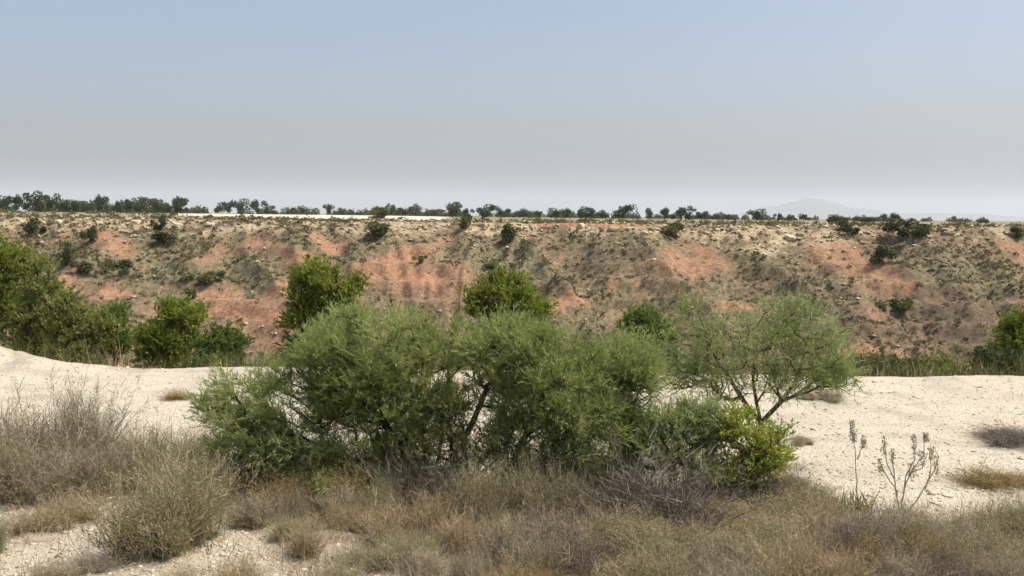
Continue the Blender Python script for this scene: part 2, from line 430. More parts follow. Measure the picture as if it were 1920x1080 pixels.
# ------------------------------------------------------------------ growing woody plants
def tubes(P0, P1, R0, R1, sides=5):
    """one tapered tube per segment -> V, F(quads)"""
    d = norm(P1 - P0)
    ref = np.where(np.abs(d[:, 2:3]) > 0.9, np.array([[1.0, 0, 0]]), np.array([[0, 0, 1.0]]))
    u = norm(np.cross(d, ref)); v = np.cross(d, u)
    a = np.arange(sides) * 2 * math.pi / sides
    ring = u[:, None] * np.cos(a)[None, :, None] + v[:, None] * np.sin(a)[None, :, None]
    A = P0[:, None] + ring * R0[:, None, None]; B = P1[:, None] + ring * R1[:, None, None]
    V = np.concatenate([A, B], 1).reshape(-1, 3)
    b = (np.arange(len(P0)) * 2 * sides)[:, None]; k = np.arange(sides)[None]; k2 = (k + 1) % sides
    F = np.stack([b + k, b + k2, b + sides + k2, b + sides + k], -1).reshape(-1, 4)
    return V, F

def grow(rng, lobes, chains, n_attr, step=0.18, rtip=0.004, power=0.42, shell=0.45, base=(0, 0, 0), clump=9.0, thin=0.36):
    """skeleton that reaches points spread through the lobes. lobes: (centre, radii, weight)"""
    wts = np.array([l[2] for l in lobes], float); wts /= wts.sum()
    pts = []
    for (c, r, _), n in zip(lobes, rng.multinomial(n_attr, wts)):
        q = norm(rng.normal(size=(n, 3))) * (rng.random((n, 1)) ** shell)
        pts.append(np.array(c) + q * np.array(r))
        if n > 20:                                   # ragged outgrowths of each lobe
            for _ in range(4):
                o = norm(rng.normal(size=3) + np.array([0, 0, 0.35])) * np.array(r) * rng.uniform(0.75, 1.1)
                q = norm(rng.normal(size=(n // 9, 3))) * (rng.random((n // 9, 1)) ** 0.5)
                pts.append(np.array(c) + o + q * np.array(r) * rng.uniform(0.22, 0.42))
    P = np.concatenate(pts)
    sc_ = clump / max(max(l[1]) for l in lobes)
    ph = rng.random(9) * 6.28; f = rng.uniform(0.7, 1.4, (9, 3)) * sc_ * np.sign(rng.normal(size=(9, 3)))
    nz = np.sin(P @ f.T + ph).sum(1)
    P = P[(P[:, 2] > 0.06) & (nz > np.quantile(nz, thin))]
    nodes = [np.array(base, float)]; par = [-1]; plen = [0.0]
    for ch in chains:
        prev = 0
        for q in ch:
            q = np.array(q, float); k = max(1, int(np.linalg.norm(q - nodes[prev]) / step)); s0 = nodes[prev].copy()
            for j in range(1, k + 1):
                t = j / k
                nodes.append(s0 + (q - s0) * t + rng.normal(size=3) * 0.012 * (j < k)); par.append(prev); plen.append(plen[prev] + step); prev = len(nodes) - 1
    tips = []
    for p in P[np.argsort(np.linalg.norm(P - np.array(base), axis=1))]:
        N = np.array(nodes); d = np.linalg.norm(N - p, axis=1)
        cost = d + 0.18 * np.array(plen) + 0.9 * np.maximum(0, N[:, 2] - p[2])
        prev = int(np.argmin(cost)); s0 = nodes[prev].copy(); L = d[prev]
        k = max(1, int(L / step))
        for j in range(1, k + 1):
            t = j / k
            arch = np.array([0, 0, 0.10 * L * math.sin(math.pi * t)])
            nodes.append(s0 + (p - s0) * t + arch + rng.normal(size=3) * 0.06 * step * (j < k)); par.append(prev); plen.append(plen[prev] + L / k); prev = len(nodes) - 1
        tips.append(prev)
    N = np.array(nodes); par = np.array(par)
    cnt = np.zeros(len(N)); cnt[tips] = 1
    for k in range(len(N) - 1, 0, -1): cnt[par[k]] += cnt[k]
    cnt = np.maximum(cnt, 1)
    rad = rtip * cnt ** power
    k = np.arange(1, len(N)); pk = par[k]
    r0 = np.minimum(rad[pk], rad[k] * 1.35)
    return N, par, cnt, tips, (N[pk], N[k], r0, rad[k])

def sprays(rng, tips, outd, m, L, per, ll, lw, spread=0.9, lspread=0.7, up=0.35, quad=False, droop=0.0):
    """leafy twigs: m twigs from every tip, `per` slim leaves along each"""
    n = len(tips)
    td = norm(np.repeat(outd, m, 0) + spread * rng.normal(size=(n * m, 3)) * 0.6 + np.array([0, 0, up]))
    tl = L * rng.uniform(0.5, 1.25, (n * m, 1)); tp = np.repeat(tips, m, 0)
    fq = rng.uniform(0.6, 1.3, (6, 3)) * 5.0 / max(np.ptp(tips[:, 0]), 0.5) * 1.6
    big = np.sin(tips @ fq.T + rng.random(6) * 6.28).sum(1, keepdims=True) / 5.0
    tt = np.repeat(np.clip(0.32 + 0.34 * big + 0.30 * rng.random((n, 1)), 0, 0.75), m, 0) + 0.15 * rng.random((n * m, 1))
    dens = np.repeat(rng.uniform(0.25, 1.0, (n, 1)), m * per, 0)[:, 0]
    t = rng.random((n * m * per, 1))
    P = np.repeat(tp, per, 0) + np.repeat(td * tl, per, 0) * t - np.array([0, 0, 1.0]) * (droop * t ** 2)
    d = norm(np.repeat(td, per, 0) + lspread * rng.normal(size=(len(P), 3)) * 0.6)
    side = norm(np.cross(d, rng.normal(size=(len(P), 3))))
    s = rng.uniform(0.6, 1.3, (len(P), 1)) * np.where(rng.random(len(P)) < dens, 1.0, 0.02)[:, None]
    tint = np.clip(np.repeat(tt, per, 0)[:, 0] + 0.35 * rng.random(len(P)), 0, 1)
    if quad:
        V = np.stack([P, P + d * ll * s * 0.45 + side * lw * s * 0.5, P + d * ll * s, P + d * ll * s * 0.45 - side * lw * s * 0.5], 1).reshape(-1, 3)
        F = np.arange(len(V)).reshape(-1, 4)
    else:
        V = np.stack([P - side * lw * s * 0.5, P + side * lw * s * 0.5, P + d * ll * s], 1).reshape(-1, 3)
        F = np.arange(len(V)).reshape(-1, 3)
    return V, F, tint

def plant(name, label, cat, px_base, py_base, D, lobes_px, leaf, wood, leafmat, seed, n_attr=300, chains_px=(), group=None,
          depth=0.85, leaf_kw=None, grow_kw=None, wood_name='trunk', leaf_name='crown', stems=1, inner=0.0, low=0):
    """a woody plant standing on the ground at depth D; lobes (px, py, half width px, half height px[, weight]) at that depth"""
    rng = np.random.default_rng(seed)
    b = stand(px_base, py_base, D)
    loc = lambda px, py, dy=0.0: ray(px, py, D) - b + np.array([0, dy, 0])
    lobes = []
    for lb in lobes_px:
        px, py, rx, rz = lb[:4]; py = py + (low if py < 720 else 0)
        wt = lb[4] if len(lb) > 4 else rx * rz
        dy = lb[5] if len(lb) > 5 else 0.0
        k = D / FPX
        lobes.append((loc(px, py, dy), (rx * k, max(rx, rz) * k * depth, rz * k), wt))
    chains = [[loc(q[0], q[1], q[2] if len(q) > 2 else 0.0) for q in ch] for ch in chains_px]
    for s in range(stems if not chains else 0):
        a = rng.random() * 6.28; chains.append([np.array([0.12 * math.cos(a), 0.12 * math.sin(a), 0.25]) * D / 12.0])
    gk = dict(step=0.016 * D, rtip=0.00035 * D); gk.update(grow_kw or {})
    N, par, cnt, tips, (P0, P1, R0, R1) = grow(rng, lobes, chains, n_attr, **gk)
    root = empty(name, b)
    V, F = tubes(P0, P1, R0, R1, 5)
    link(wood_name, make_mesh(wood_name, V, F, MAT[wood], smooth=True), root)
    sel = np.array(tips)
    if inner > 0:
        thin = np.where((cnt <= 4) & (N[:, 2] > 0.25 * N[:, 2].max()))[0]
        sel = np.concatenate([sel, rng.choice(thin, int(len(thin) * inner), replace=False)])
    cen = np.average(N[tips], axis=0); cen[2] *= 0.7
    od = norm(N[sel] - N[par[sel]]) * 0.6 + norm(N[sel] - cen) * 0.5
    lk = dict(m=5, L=0.22, per=14, ll=0.07, lw=0.012); lk.update(leaf_kw or {})
    V, F, tint = sprays(rng, N[sel], od, **lk)
    keep = V.reshape(-1, F.shape[1], 3)[:, :, 2].min(1) > 0.0
    F = F[keep]; tint = tint[keep]
    used = np.unique(F); remap = np.zeros(len(V), int); remap[used] = np.arange(len(used))
    link(leaf_name, make_mesh(leaf_name, V[used], remap[F], MAT[leafmat], tint), root)
    tag(root, label, cat, group)
    return root

FE = dict(m=8, L=0.27, per=18, ll=0.08, lw=0.0105, spread=1.15, up=0.45, lspread=0.75)
# ---- the big shrubs on the near side of the gravel
plant('feathery_shrub', 'large feathery grey-green shrub left of centre, spreading low towards the bare gravel', 'shrub', 800, 930, 12.1,
      [(700, 640, 130, 75), (795, 635, 65, 60), (825, 690, 45, 45), (615, 720, 110, 85), (485, 790, 100, 70), (560, 830, 130, 55), (700, 790, 110, 85), (640, 605, 60, 42), (770, 840, 70, 60), (430, 770, 45, 45, 1500), (830, 790, 45, 65), (650, 880, 130, 42), (770, 890, 90, 42), (520, 850, 90, 45), (690, 730, 110, 70, 9500), (780, 780, 60, 70), (740, 700, 80, 60)],
      'feathery', 'bark_dark', 'feathery', 11, n_attr=980, low=26, grow_kw=dict(thin=0.22, clump=11.0), leaf_kw=FE, inner=0.5, wood_name='stems', leaf_name='foliage',
      chains_px=[[(770, 860), (700, 770)], [(800, 850), (770, 740), (760, 660)], [(740, 890), (600, 840)], [(822, 860), (835, 760)]])
plant('feathery_shrub', 'broad feathery grey-green shrub right of centre with a leaning dark stem on its left', 'shrub', 880, 940, 11.9,
      [(950, 635, 80, 58), (1050, 680, 110, 80), (1140, 680, 80, 65), (1190, 700, 40, 45), (1010, 780, 80, 75), (1090, 810, 90, 60), (960, 850, 45, 75), (1010, 910, 65, 60), (1040, 770, 110, 80, 7500), (990, 720, 70, 60), (900, 630, 35, 40, 1200), (1180, 660, 40, 40, 1200), (925, 745, 35, 45, 1200), (1080, 880, 80, 40), (900, 870, 45, 50)],
      'feathery', 'bark_dark', 'feathery', 12, n_attr=920, low=34, grow_kw=dict(thin=0.22, clump=11.0), leaf_kw=FE, inner=0.5, wood_name='stems', leaf_name='foliage',
      chains_px=[[(868, 830), (900, 760), (938, 690)], [(960, 880), (1000, 780), (1040, 720)], [(985, 900), (1070, 800), (1120, 740)]])
plant('twiggy_bush', 'half-bare twiggy bush between the two big feathery shrubs', 'bush', 860, 945, 11.75,
      [(850, 780, 65, 75), (800, 850, 70, 55), (880, 860, 55, 60)], 'feathery', 'bark_dark', 'olive', 13, n_attr=260,
      leaf_kw=dict(m=3, L=0.18, per=8, ll=0.05, lw=0.012), wood_name='stems', leaf_name='foliage', stems=5, grow_kw=dict(rtip=0.0032))
plant('olive_green_bush', 'rounded grey-green bush between the broad shrub and the yellow-green bush', 'bush', 1270, 915, 11.9,
      [(1240, 830, 75, 55), (1310, 800, 50, 45), (1290, 860, 70, 45), (1190, 850, 35, 40)], 'feathery', 'bark_dark', 'willow', 14, n_attr=480, grow_kw=dict(thin=0.15),
      leaf_kw=dict(m=5, L=0.2, per=13, ll=0.07, lw=0.012, up=0.5), inner=0.3, wood_name='stems', leaf_name='foliage', stems=4)
plant('yellow_green_bush', 'bright yellow-green leafy bush below the slender tree', 'bush', 1420, 925, 11.8,
      [(1400, 815, 50, 40), (1445, 835, 38, 50), (1415, 880, 55, 45, 2600), (1365, 810, 25, 45), (1360, 880, 30, 35, 900)], 'lime', 'bark_brown', 'lime', 15, n_attr=300,
      grow_kw=dict(thin=0.35), leaf_kw=dict(m=6, L=0.17, per=10, ll=0.042, lw=0.019, quad=True, spread=1.2), inner=0.2, wood_name='stems', leaf_name='foliage', stems=5)
plant('slender_tree', 'slender open-crowned tree with three forked stems rising from behind the yellow-green bush', 'tree', 1428, 880, 13.6,
      [(1300, 650, 60, 55), (1400, 640, 100, 55), (1500, 645, 80, 60), (1390, 690, 110, 35), (1300, 570, 28, 35, 1100), (1480, 590, 55, 35), (1560, 665, 35, 45), (1500, 700, 70, 25), (1225, 655, 25, 40, 700), (1320, 690, 55, 40), (1540, 700, 45, 30), (1280, 705, 50, 32), (1345, 718, 60, 24), (1470, 715, 60, 25), (1565, 705, 38, 32)],
      'willow', 'bark_brown', 'willow', 16, n_attr=700, low=10, depth=0.8,
      leaf_kw=dict(m=5, L=0.30, per=10, ll=0.085, lw=0.0115, up=0.25, spread=1.3), wood_name='trunk', leaf_name='crown',
      chains_px=[[(1427, 792), (1390, 745), (1362, 700), (1330, 650)], [(1427, 792), (1412, 715), (1415, 660)], [(1427, 792), (1465, 752), (1492, 715), (1510, 660)]],
      grow_kw=dict(rtip=0.0032, thin=0.22))

# ---- trees and bushes growing out of the ravine, seen over the edge of the gravel
RV = dict(m=6, L=0.42, per=17, ll=0.11, lw=0.05, quad=True, up=0.3, lspread=1.2, spread=1.2)
rav = [
    ('ravine_tree', 'tallest dark green tree at the left edge of the ravine', 'tree', -10, 32.0, [(5, 520, 55, 70), (-30, 480, 50, 50), (20, 590, 60, 60), (-40, 580, 60, 90), (30, 470, 30, 30)], 'bright', 300),
    ('ravine_tree', 'green tree with a narrow top just right of the tallest left-hand tree', 'tree', 75, 30.0, [(78, 520, 26, 40), (75, 580, 45, 55), (60, 640, 60, 45)], 'olive', 230),
    ('ravine_bush', 'spreading green bush between the left-hand trees and the bare gully', 'bush', 150, 29.0, [(140, 610, 45, 45), (185, 610, 30, 35), (150, 660, 60, 40)], 'olive', 200),
    ('ravine_bush', 'small dark green bush beside the bare red gully', 'bush', 222, 30.0, [(220, 600, 22, 22), (215, 640, 30, 30)], 'deep', 110),
    ('ravine_bush', 'rounded green bush left of the pale gully, above the gravel edge', 'bush', 325, 28.5, [(335, 600, 42, 36), (320, 650, 55, 45), (290, 645, 25, 40)], 'bright', 230),
    ('ravine_bush', 'low round dark bush just above the gravel edge near the pale gully', 'bush', 425, 28.0, [(405, 640, 28, 25), (435, 645, 20, 28), (415, 680, 45, 30)], 'deep', 130),
    ('ravine_tree', 'bushy bright green tree rising behind the left feathery shrub', 'tree', 595, 28.0, [(590, 535, 50, 45), (645, 545, 28, 28), (570, 600, 48, 50), (560, 660, 35, 40), (630, 620, 50, 60)], 'bright', 330),
    ('ravine_tree', 'yellowish green tree whose top shows between the two feathery shrubs', 'tree', 955, 29.0, [(945, 555, 55, 35), (990, 580, 40, 35), (905, 570, 30, 30), (950, 640, 80, 60)], 'bright', 300),
    ('ravine_bush', 'dark glossy green bush behind the left side of the slender tree', 'bush', 1215, 27.5, [(1210, 610, 38, 30), (1235, 650, 38, 40), (1190, 640, 20, 20), (1230, 700, 50, 40)], 'deep', 220),
    ('ravine_tree', 'green tree with a shadowy base cut by the right edge', 'tree', 1905, 28.0, [(1910, 640, 40, 45), (1890, 690, 40, 45), (1935, 620, 35, 35)], 'bright', 210),
    ('ravine_bush', 'low brownish olive bush on the gravel edge right of the slender tree', 'bush', 1645, 24.5, [(1640, 700, 42, 22), (1690, 705, 28, 18)], 'dull', 130),
    ('ravine_bush', 'low green bush on the gravel edge towards the right', 'bush', 1765, 24.5, [(1765, 705, 45, 16), (1730, 708, 25, 14)], 'olive', 120),
    ('ravine_bush', 'dark low bush at the foot of the right-edge tree', 'bush', 1872, 25.0, [(1872, 695, 26, 30), (1890, 710, 30, 20)], 'pine', 130),
]
for q, (nm, lab, cat, pxb, D, lobes, mt, na) in enumerate(rav):
    lobes = [(a, b + 6, c * 0.95, d) for a, b, c, d in lobes]
    plant(nm, lab, cat, pxb, 690, D, lobes, '', 'bark_dark', mt, 40 + q, n_attr=na, leaf_kw=RV, inner=0.3, group='trees and bushes growing out of the ravine',
          wood_name='trunk' if cat == 'tree' else 'stems', leaf_name='crown' if cat == 'tree' else 'foliage', stems=2)

# ------------------------------------------------------------------ far pines on the plateau and shrubs on the hillside
def far_crown(rng, n, kind):
    q = norm(rng.normal(size=(n, 3))) * rng.random((n, 1)) ** 0.4
    if kind == 'pine':
        nl = 7
        c = np.stack([rng.normal(size=nl) * 0.22, rng.normal(size=nl) * 0.22, rng.uniform(0.26, 0.80, nl)], -1)
        r = rng.uniform(0.20, 0.32, nl)
        k = rng.integers(0, nl, n)
        P = c[k] + q * r[k, None] * np.array([1.05, 1.05, 0.95])
    else:
        nl = 6
        c = np.stack([rng.normal(size=nl) * 0.24, rng.normal(size=nl) * 0.24, rng.uniform(0.18, 0.66, nl)], -1)
        r = rng.uniform(0.18, 0.32, nl)
        k = rng.integers(0, nl, n)
        P = c[k] + q * r[k, None]
    P[:, 2] = np.maximum(P[:, 2], 0.03)
    d = norm(rng.normal(size=(n, 3))); e = norm(np.cross(d, rng.normal(size=(n, 3)))); s = rng.uniform(0.03, 0.075, (n, 1))
    V = np.stack([P - d * s - e * s * 0.5, P + d * s - e * s * 0.4, P + e * s], 1).reshape(-1, 3)
    return V, np.arange(n * 3).reshape(-1, 3), np.clip(0.25 * rng.random(n) + 0.6 * rng.random(nl)[k] * 0.9, 0, 1)

def far_trunk(rng, kind):
    h = 0.6 if kind == 'pine' else 0.35
    P = np.array([[0, 0, -0.05], [0.01, 0.02, h * 0.5], [0.03, -0.01, h], [0.15, 0.05, h + 0.15], [-0.13, -0.06, h + 0.12]])
    seg = [(0, 1), (1, 2), (2, 3), (2, 4)]
    rr = np.array([0.035, 0.028, 0.022, 0.010, 0.010]) * (1 if kind == 'pine' else 0.7)
    a = np.array([s[0] for s in seg]); b = np.array([s[1] for s in seg])
    return tubes(P[a], P[b], rr[a], rr[b], 5)

PROTO = {}
for kind, nv, mt in (('pine', 6, 'pine'), ('bush', 5, 'deep'), ('scrubby', 4, 'dull')):
    for v in range(nv):
        rng = np.random.default_rng(200 + v + 31 * len(kind))
        kk = 'pine' if kind == 'pine' else 'bush'
        V, F, t = far_crown(rng, 1000, kk)
        tv, tf = far_trunk(rng, kk)
        wn, ln = ('trunk', 'crown') if kind == 'pine' else ('stems', 'foliage')
        PROTO[(kind, v)] = (wn, make_mesh(wn, tv, tf, MAT['bark_dark']), ln, make_mesh(ln, V, F, MAT[mt if kind != 'bush' else 'pine'], t))
def far_plant(name, kind, v, pos, wid, hgt, rz, label, cat, group):
    o = empty(name, pos, rz, (wid, wid, hgt))
    wn, wm, ln, lm = PROTO[(kind, v)]
    link(wn, wm, o); link(ln, lm, o)
    return tag(o, label, cat, group)

SKY = [(8, 368, 22), (30, 366, 22), (70, 361, 30), (97, 365, 22), (120, 374, 20), (141, 376, 26), (165, 378, 22), (190, 366, 20), (221, 376, 13), (245, 373, 17), (263, 374, 19),
       (293, 372, 32), (318, 381, 16), (339, 369, 28), (365, 389, 8), (378, 388, 9), (415, 380, 18), (431, 379, 18), (450, 374, 20), (482, 375, 22), (501, 385, 16), (545, 389, 14),
       (566, 386, 20), (617, 384, 14), (642, 390, 10), (712, 387, 26), (736, 383, 15), (759, 389, 20), (779, 382, 17), (815, 393, 26), (848, 380, 26), (876, 391, 16), (904, 384, 30),
       (945, 391, 18), (981, 391, 22), (1010, 396, 9), (1042, 391, 20), (1065, 390, 14), (1089, 388, 19), (1109, 391, 17), (1129, 394, 15), (1168, 385, 28), (1218, 391, 13), (1246, 389, 19),
       (1278, 388, 28), (1315, 397, 16), (1343, 400, 15), (1366, 402, 11), (1420, 393, 22), (1460, 400, 12), (1483, 403, 11), (1506, 402, 17), (1565, 402, 28), (1583, 407, 20), (1622, 407, 28), (1673, 400, 26), (1848, 412, 14)]
SPECIAL = {(70, 361): 'tallest pine on the skyline near the left edge', (339, 369): 'tall pine standing alone where the white field begins',
           (293, 372): 'round dark pine just left of the lone pine by the white field', (848, 380): 'tall pine at the right end of the white field',
           (904, 384): 'broad rounded pine right of the white field', (1168, 385): 'pointed bushy pine right of centre on the skyline, tallest thereabouts',
           (1420, 393): 'dark pine on the skyline left of the blue mountain', (1565, 402): 'dark pine on the rim below the blue mountain', (1622, 407): 'rounded pine right of the blue mountain, standing apart',
           (1673, 400): 'upright pine left of the wide dark rim thicket at right', (1848, 412): 'last tiny pine on the far right horizon'}
MARK = {70: 'the tallest pine near the left edge', 293: 'the round dark pine left of the white field', 339: 'the lone pine where the white field begins', 848: 'the tall pine at the right end of the white field',
        904: 'the broad rounded pine right of the white field', 1168: 'the pointed bushy pine right of centre', 1420: 'the dark pine left of the blue mountain', 1565: 'the rim pine below the blue mountain',
        1622: 'the rounded pine right of the mountain', 1673: 'the upright pine on the right rim'}
NTH = ['first', 'second', 'third', 'fourth', 'fifth', 'sixth', 'seventh', 'eighth', 'ninth', 'tenth', 'eleventh', 'twelfth', 'thirteenth', 'fourteenth', 'fifteenth', 'sixteenth', 'seventeenth', 'eighteenth', 'nineteenth']
rng = np.random.default_rng(5)
last, since = None, 0
for q, (px, top, wid) in enumerate(SKY):
    D = float(rng.uniform(175, 215)) if 1540 < px < 1800 else (float(rng.uniform(425, 520)) if 345 < px < 840 else float(rng.uniform(285, 400)))
    hy = 395.3 + px * 20.8 / 1920
    b = stand(px, hy + 4, D)
    p = ray(px, top, D)
    h = max(p[2] - b[2], 1.2) / 0.97; wd = wid * D / FPX / 0.80
    if px in MARK: last, since = MARK[px], 0
    else: since += 1
    size = 'tall' if h > 5.5 else ('small' if h < 3.2 else 'mid-sized')
    lab = SPECIAL.get((px, top)) or (f'{size} skyline pine, {NTH[since - 1]} past {last}' if last else f'{size} skyline pine, {NTH[since - 1]} from the left edge')
    far_plant('pine_tree', 'pine', q % 6, b, wd, h, float(rng.random() * 6.28), lab, 'tree', 'pines along the far skyline')

# the belt of far trees behind them, one dark mass
def scatter_crowns(pos, size, hgt, n, mat, rng, name, label, cat, tri=0.10, flat=1.0):
    m = len(pos)
    q = norm(rng.normal(size=(m * n, 3))) * rng.random((m * n, 1)) ** 0.45
    q[:, 2] = np.abs(q[:, 2]) * flat
    S = np.repeat(np.stack([size, size, hgt], -1), n, 0)
    P = np.repeat(pos, n, 0) + q * S
    d = norm(rng.normal(size=(m * n, 3))); e = norm(np.cross(d, rng.normal(size=(m * n, 3))))
    s = np.repeat(size, n)[:, None] * tri * rng.uniform(0.6, 1.5, (m * n, 1))
    V = np.stack([P - d * s - e * s * 0.5, P + d * s - e * s * 0.4, P + e * s], 1).reshape(-1, 3)
    tint = np.clip(np.repeat(rng.random(m), n) * 0.7 + 0.3 * rng.random(m * n), 0, 1)
    o = link(name, make_mesh(name, V, np.arange(len(V)).reshape(-1, 3), mat, tint))
    return tag(o, label, cat, kind='stuff')
u = rng.uniform(-0.62, 0.62, 1500)
dens = np.interp(u, [-0.62, -0.36, -0.30, -0.15, 0.0, 0.2, 0.3, 0.62], [1, 1, 0.75, 0.75, 0.8, 0.9, 0.8, 0.8]) * sstep(0.28, 0.5, fbm(u * 30, u * 0, 91, 3))
u = u[rng.random(len(u)) < dens]
yy = rng.uniform(460, 900, len(u)); xx = u * yy
sz = rng.uniform(1.2, 2.6, len(u)) * (1 + 0.5 * (u < -0.35)); hh = rng.uniform(1.6, 3.9, len(u)) * np.where(u < -0.35, 1.7, 1.2) * np.where(u > 0.22, 0.7, 1.0)
scatter_crowns(np.stack([xx, yy, terrain(xx, yy)], -1), sz, hh, 90, MAT['pine'], rng, 'distant_wood', 'continuous low belt of dark trees along the far horizon', 'wood', 0.2)

# shrubs one can pick out on the hillside: (px, py of base, width px, height px, kind)
HILL = [(172, 455, 26, 32, 'bush', 'dark bush high on the left hillside above the red scar'),
        (307, 460, 36, 30, 'bush', 'broad dark bush on the left hillside below the rim'),
        (293, 432, 18, 30, 'bush', 'upright dark bush on the rim at left, above the broad dark bush'),
        (68, 440, 28, 34, 'bush', 'dark bush on the stony rim behind the tallest left tree'),
        (125, 500, 30, 44, 'bush', 'tall grey-green bush above the left red bench'),
        (158, 512, 44, 30, 'scrubby', 'wide olive bush along the top of the left red bench'),
        (230, 515, 30, 34, 'bush', 'dark round bush at the right end of the left red bench'),
        (203, 500, 16, 16, 'scrubby', 'small olive bush left of the dark round bush by the red bench'),
        (349, 562, 20, 28, 'scrubby', 'upright olive bush standing on the red lower bench'),
        (390, 530, 50, 28, 'scrubby', 'wide low olive bush below the pale spur on the left'),
        (955, 456, 34, 38, 'bush', 'dark bush just below the rim left of centre'),
        (873, 432, 24, 36, 'scrubby', 'olive bush on the rim beneath the broad rounded pine'),
        (700, 440, 40, 30, 'scrubby', 'olive bush on the rim left of the large red scar'),
        (790, 492, 18, 18, 'scrubby', 'small brown-green bush inside the large red scar'),
        (712, 410, 38, 22, 'scrubby', 'green bush growing in front of the white field'),
        (1262, 446, 36, 32, 'scrubby', 'olive bush on the rim above the central red scar'),
        (1655, 497, 36, 42, 'bush', 'solitary dark bush halfway up the right hillside'),
        (1720, 443, 58, 36, 'bush', 'wide dark thicket on the right rim'),
        (1590, 438, 28, 26, 'bush', 'dark bush on the rim under the blue mountain'),
        (1908, 445, 26, 22, 'scrubby', 'yellowish bush at the far right rim'),
        (930, 505, 26, 18, 'scrubby', 'small olive bush in the middle of the hillside'),
        (1690, 585, 50, 30, 'scrubby', 'wide olive bush low on the right hillside'),
        (1520, 570, 18, 16, 'bush', 'small dark bush low on the hillside above the slender tree'),
        (1905, 700, 60, 60, 'bush', 'dark shadowy bush low at the right edge')]
for q, (px, py, wd, hg, kind, lab) in enumerate(HILL[:-1]):
    b = hit_hill(px, py); k = b[1] / FPX
    b[2] = T(b[0], b[1]) - 0.05
    far_plant('hillside_bush', kind, q % (5 if kind == 'bush' else 4), b, wd * k / 0.85, hg * k / 0.9, float(rng.random() * 6.28), lab, 'bush', 'bushes scattered on the hillside')

# dark scrub dotted along the rim and over the edge of the plateau
N = 2600
y = rng.uniform(118, 185, N); x = rng.uniform(-0.66, 0.66, N) * y
keep = (rng.random(N) < sstep(0.36, 0.6, fbm(x / 6, y / 10, 93, 3)) * np.where((x / y > -0.345) & (x / y < -0.065) & (y > 140), 0.12, 0.8) * (0.45 + 0.55 * sstep(-0.1, 0.1, x / y))) & (terrain(x, y) > 1.2)
x, y = x[keep], y[keep]; sz = 0.2 + 0.5 * rng.random(len(x)) ** 2
scatter_crowns(np.stack([x, y, terrain(x, y)], -1), sz, sz * rng.uniform(0.7, 1.3, len(x)), 36, MAT['dull'], rng, 'rim_scrub', 'dark olive scrub dotted along the rim of the plateau', 'scrub', 0.22)

# low scrub cushions, uncountable, and pale stones over the hillside
N = 26000
y = rng.uniform(85, 126, N); x = rng.uniform(-0.68, 0.68, N) * y
z = terrain(x, y); Vh = np.stack([x, y, z], -1)
cv = cover(Vh)
dn = sstep(0.34, 0.62, fbm(x / 8, y / 8, 95, 3)) * 0.75 + 0.25
keep = rng.random(N) < np.maximum(dn, 0.9 * cv[:, 3]) * (1 - 0.93 * np.clip(cv[:, 0] * 1.3, 0, 1)) * (1 - 0.55 * cv[:, 1])
Vh = Vh[keep]; m = len(Vh)
sz = 0.14 + 0.30 * rng.random(m) ** 2.2
scatter_crowns(Vh, sz, sz * rng.uniform(0.6, 1.1, m), 18, MAT['scrub'], rng, 'hillside_scrub', 'low grey-olive scrub cushions covering the whole hillside', 'scrub', 0.30)

def stones(pos, size, mat, rng, name, label, cat, flat=0.65):
    m = len(pos)
    O = np.array([[1, 0, 0], [0.2, 1, 0.1], [-1, 0.1, 0], [0, -1, 0], [0.3, 0.2, 0.9], [-0.4, -0.2, 0.75], [0, 0, -0.5]], float)
    Fo = np.array([[0, 1, 4], [1, 2, 5], [1, 5, 4], [2, 3, 5], [3, 0, 4], [3, 4, 5], [1, 0, 6], [2, 1, 6], [3, 2, 6], [0, 3, 6]])
    a = rng.random(m) * 6.28; ca, sa = np.cos(a), np.sin(a)
    J = O[None] * rng.uniform(0.65, 1.35, (m, 7, 1)) + 0.12 * rng.normal(size=(m, 7, 3))
    J = J * np.stack([rng.uniform(0.7, 1.4, m), rng.uniform(0.7, 1.2, m), rng.uniform(0.5, 1.0, m) * flat], -1)[:, None]
    V = np.stack([J[..., 0] * ca[:, None] - J[..., 1] * sa[:, None], J[..., 0] * sa[:, None] + J[..., 1] * ca[:, None], J[..., 2]], -1) * size[:, None, None] + pos[:, None]
    F = (Fo[None] + (np.arange(m) * 7)[:, None, None]).reshape(-1, 3)
    tint = np.repeat(np.clip(0.55 + 0.22 * rng.normal(size=m), 0, 1), len(Fo))
    return tag(link(name, make_mesh(name, V.reshape(-1, 3), F, mat, tint)), label, cat, kind='stuff')
N = 26000
y = rng.uniform(86, 130, N); x = rng.uniform(-0.68, 0.68, N) * y
z = terrain(x, y); Vh = np.stack([x, y, z], -1); cv = cover(Vh)
keep = rng.random(N) < np.clip(0.035 + 0.62 * cv[:, 1] + 0.12 * sstep(-1, 2, z) - 0.06 * cv[:, 0], 0, 1)
Vh = Vh[keep]; sz = 0.10 + 0.30 * rng.random(len(Vh)) ** 2.5
stones(Vh, sz, MAT['hill_stone'], rng, 'hillside_stones', 'pale stones strewn over the hillside and its rim', 'stones', 0.8)

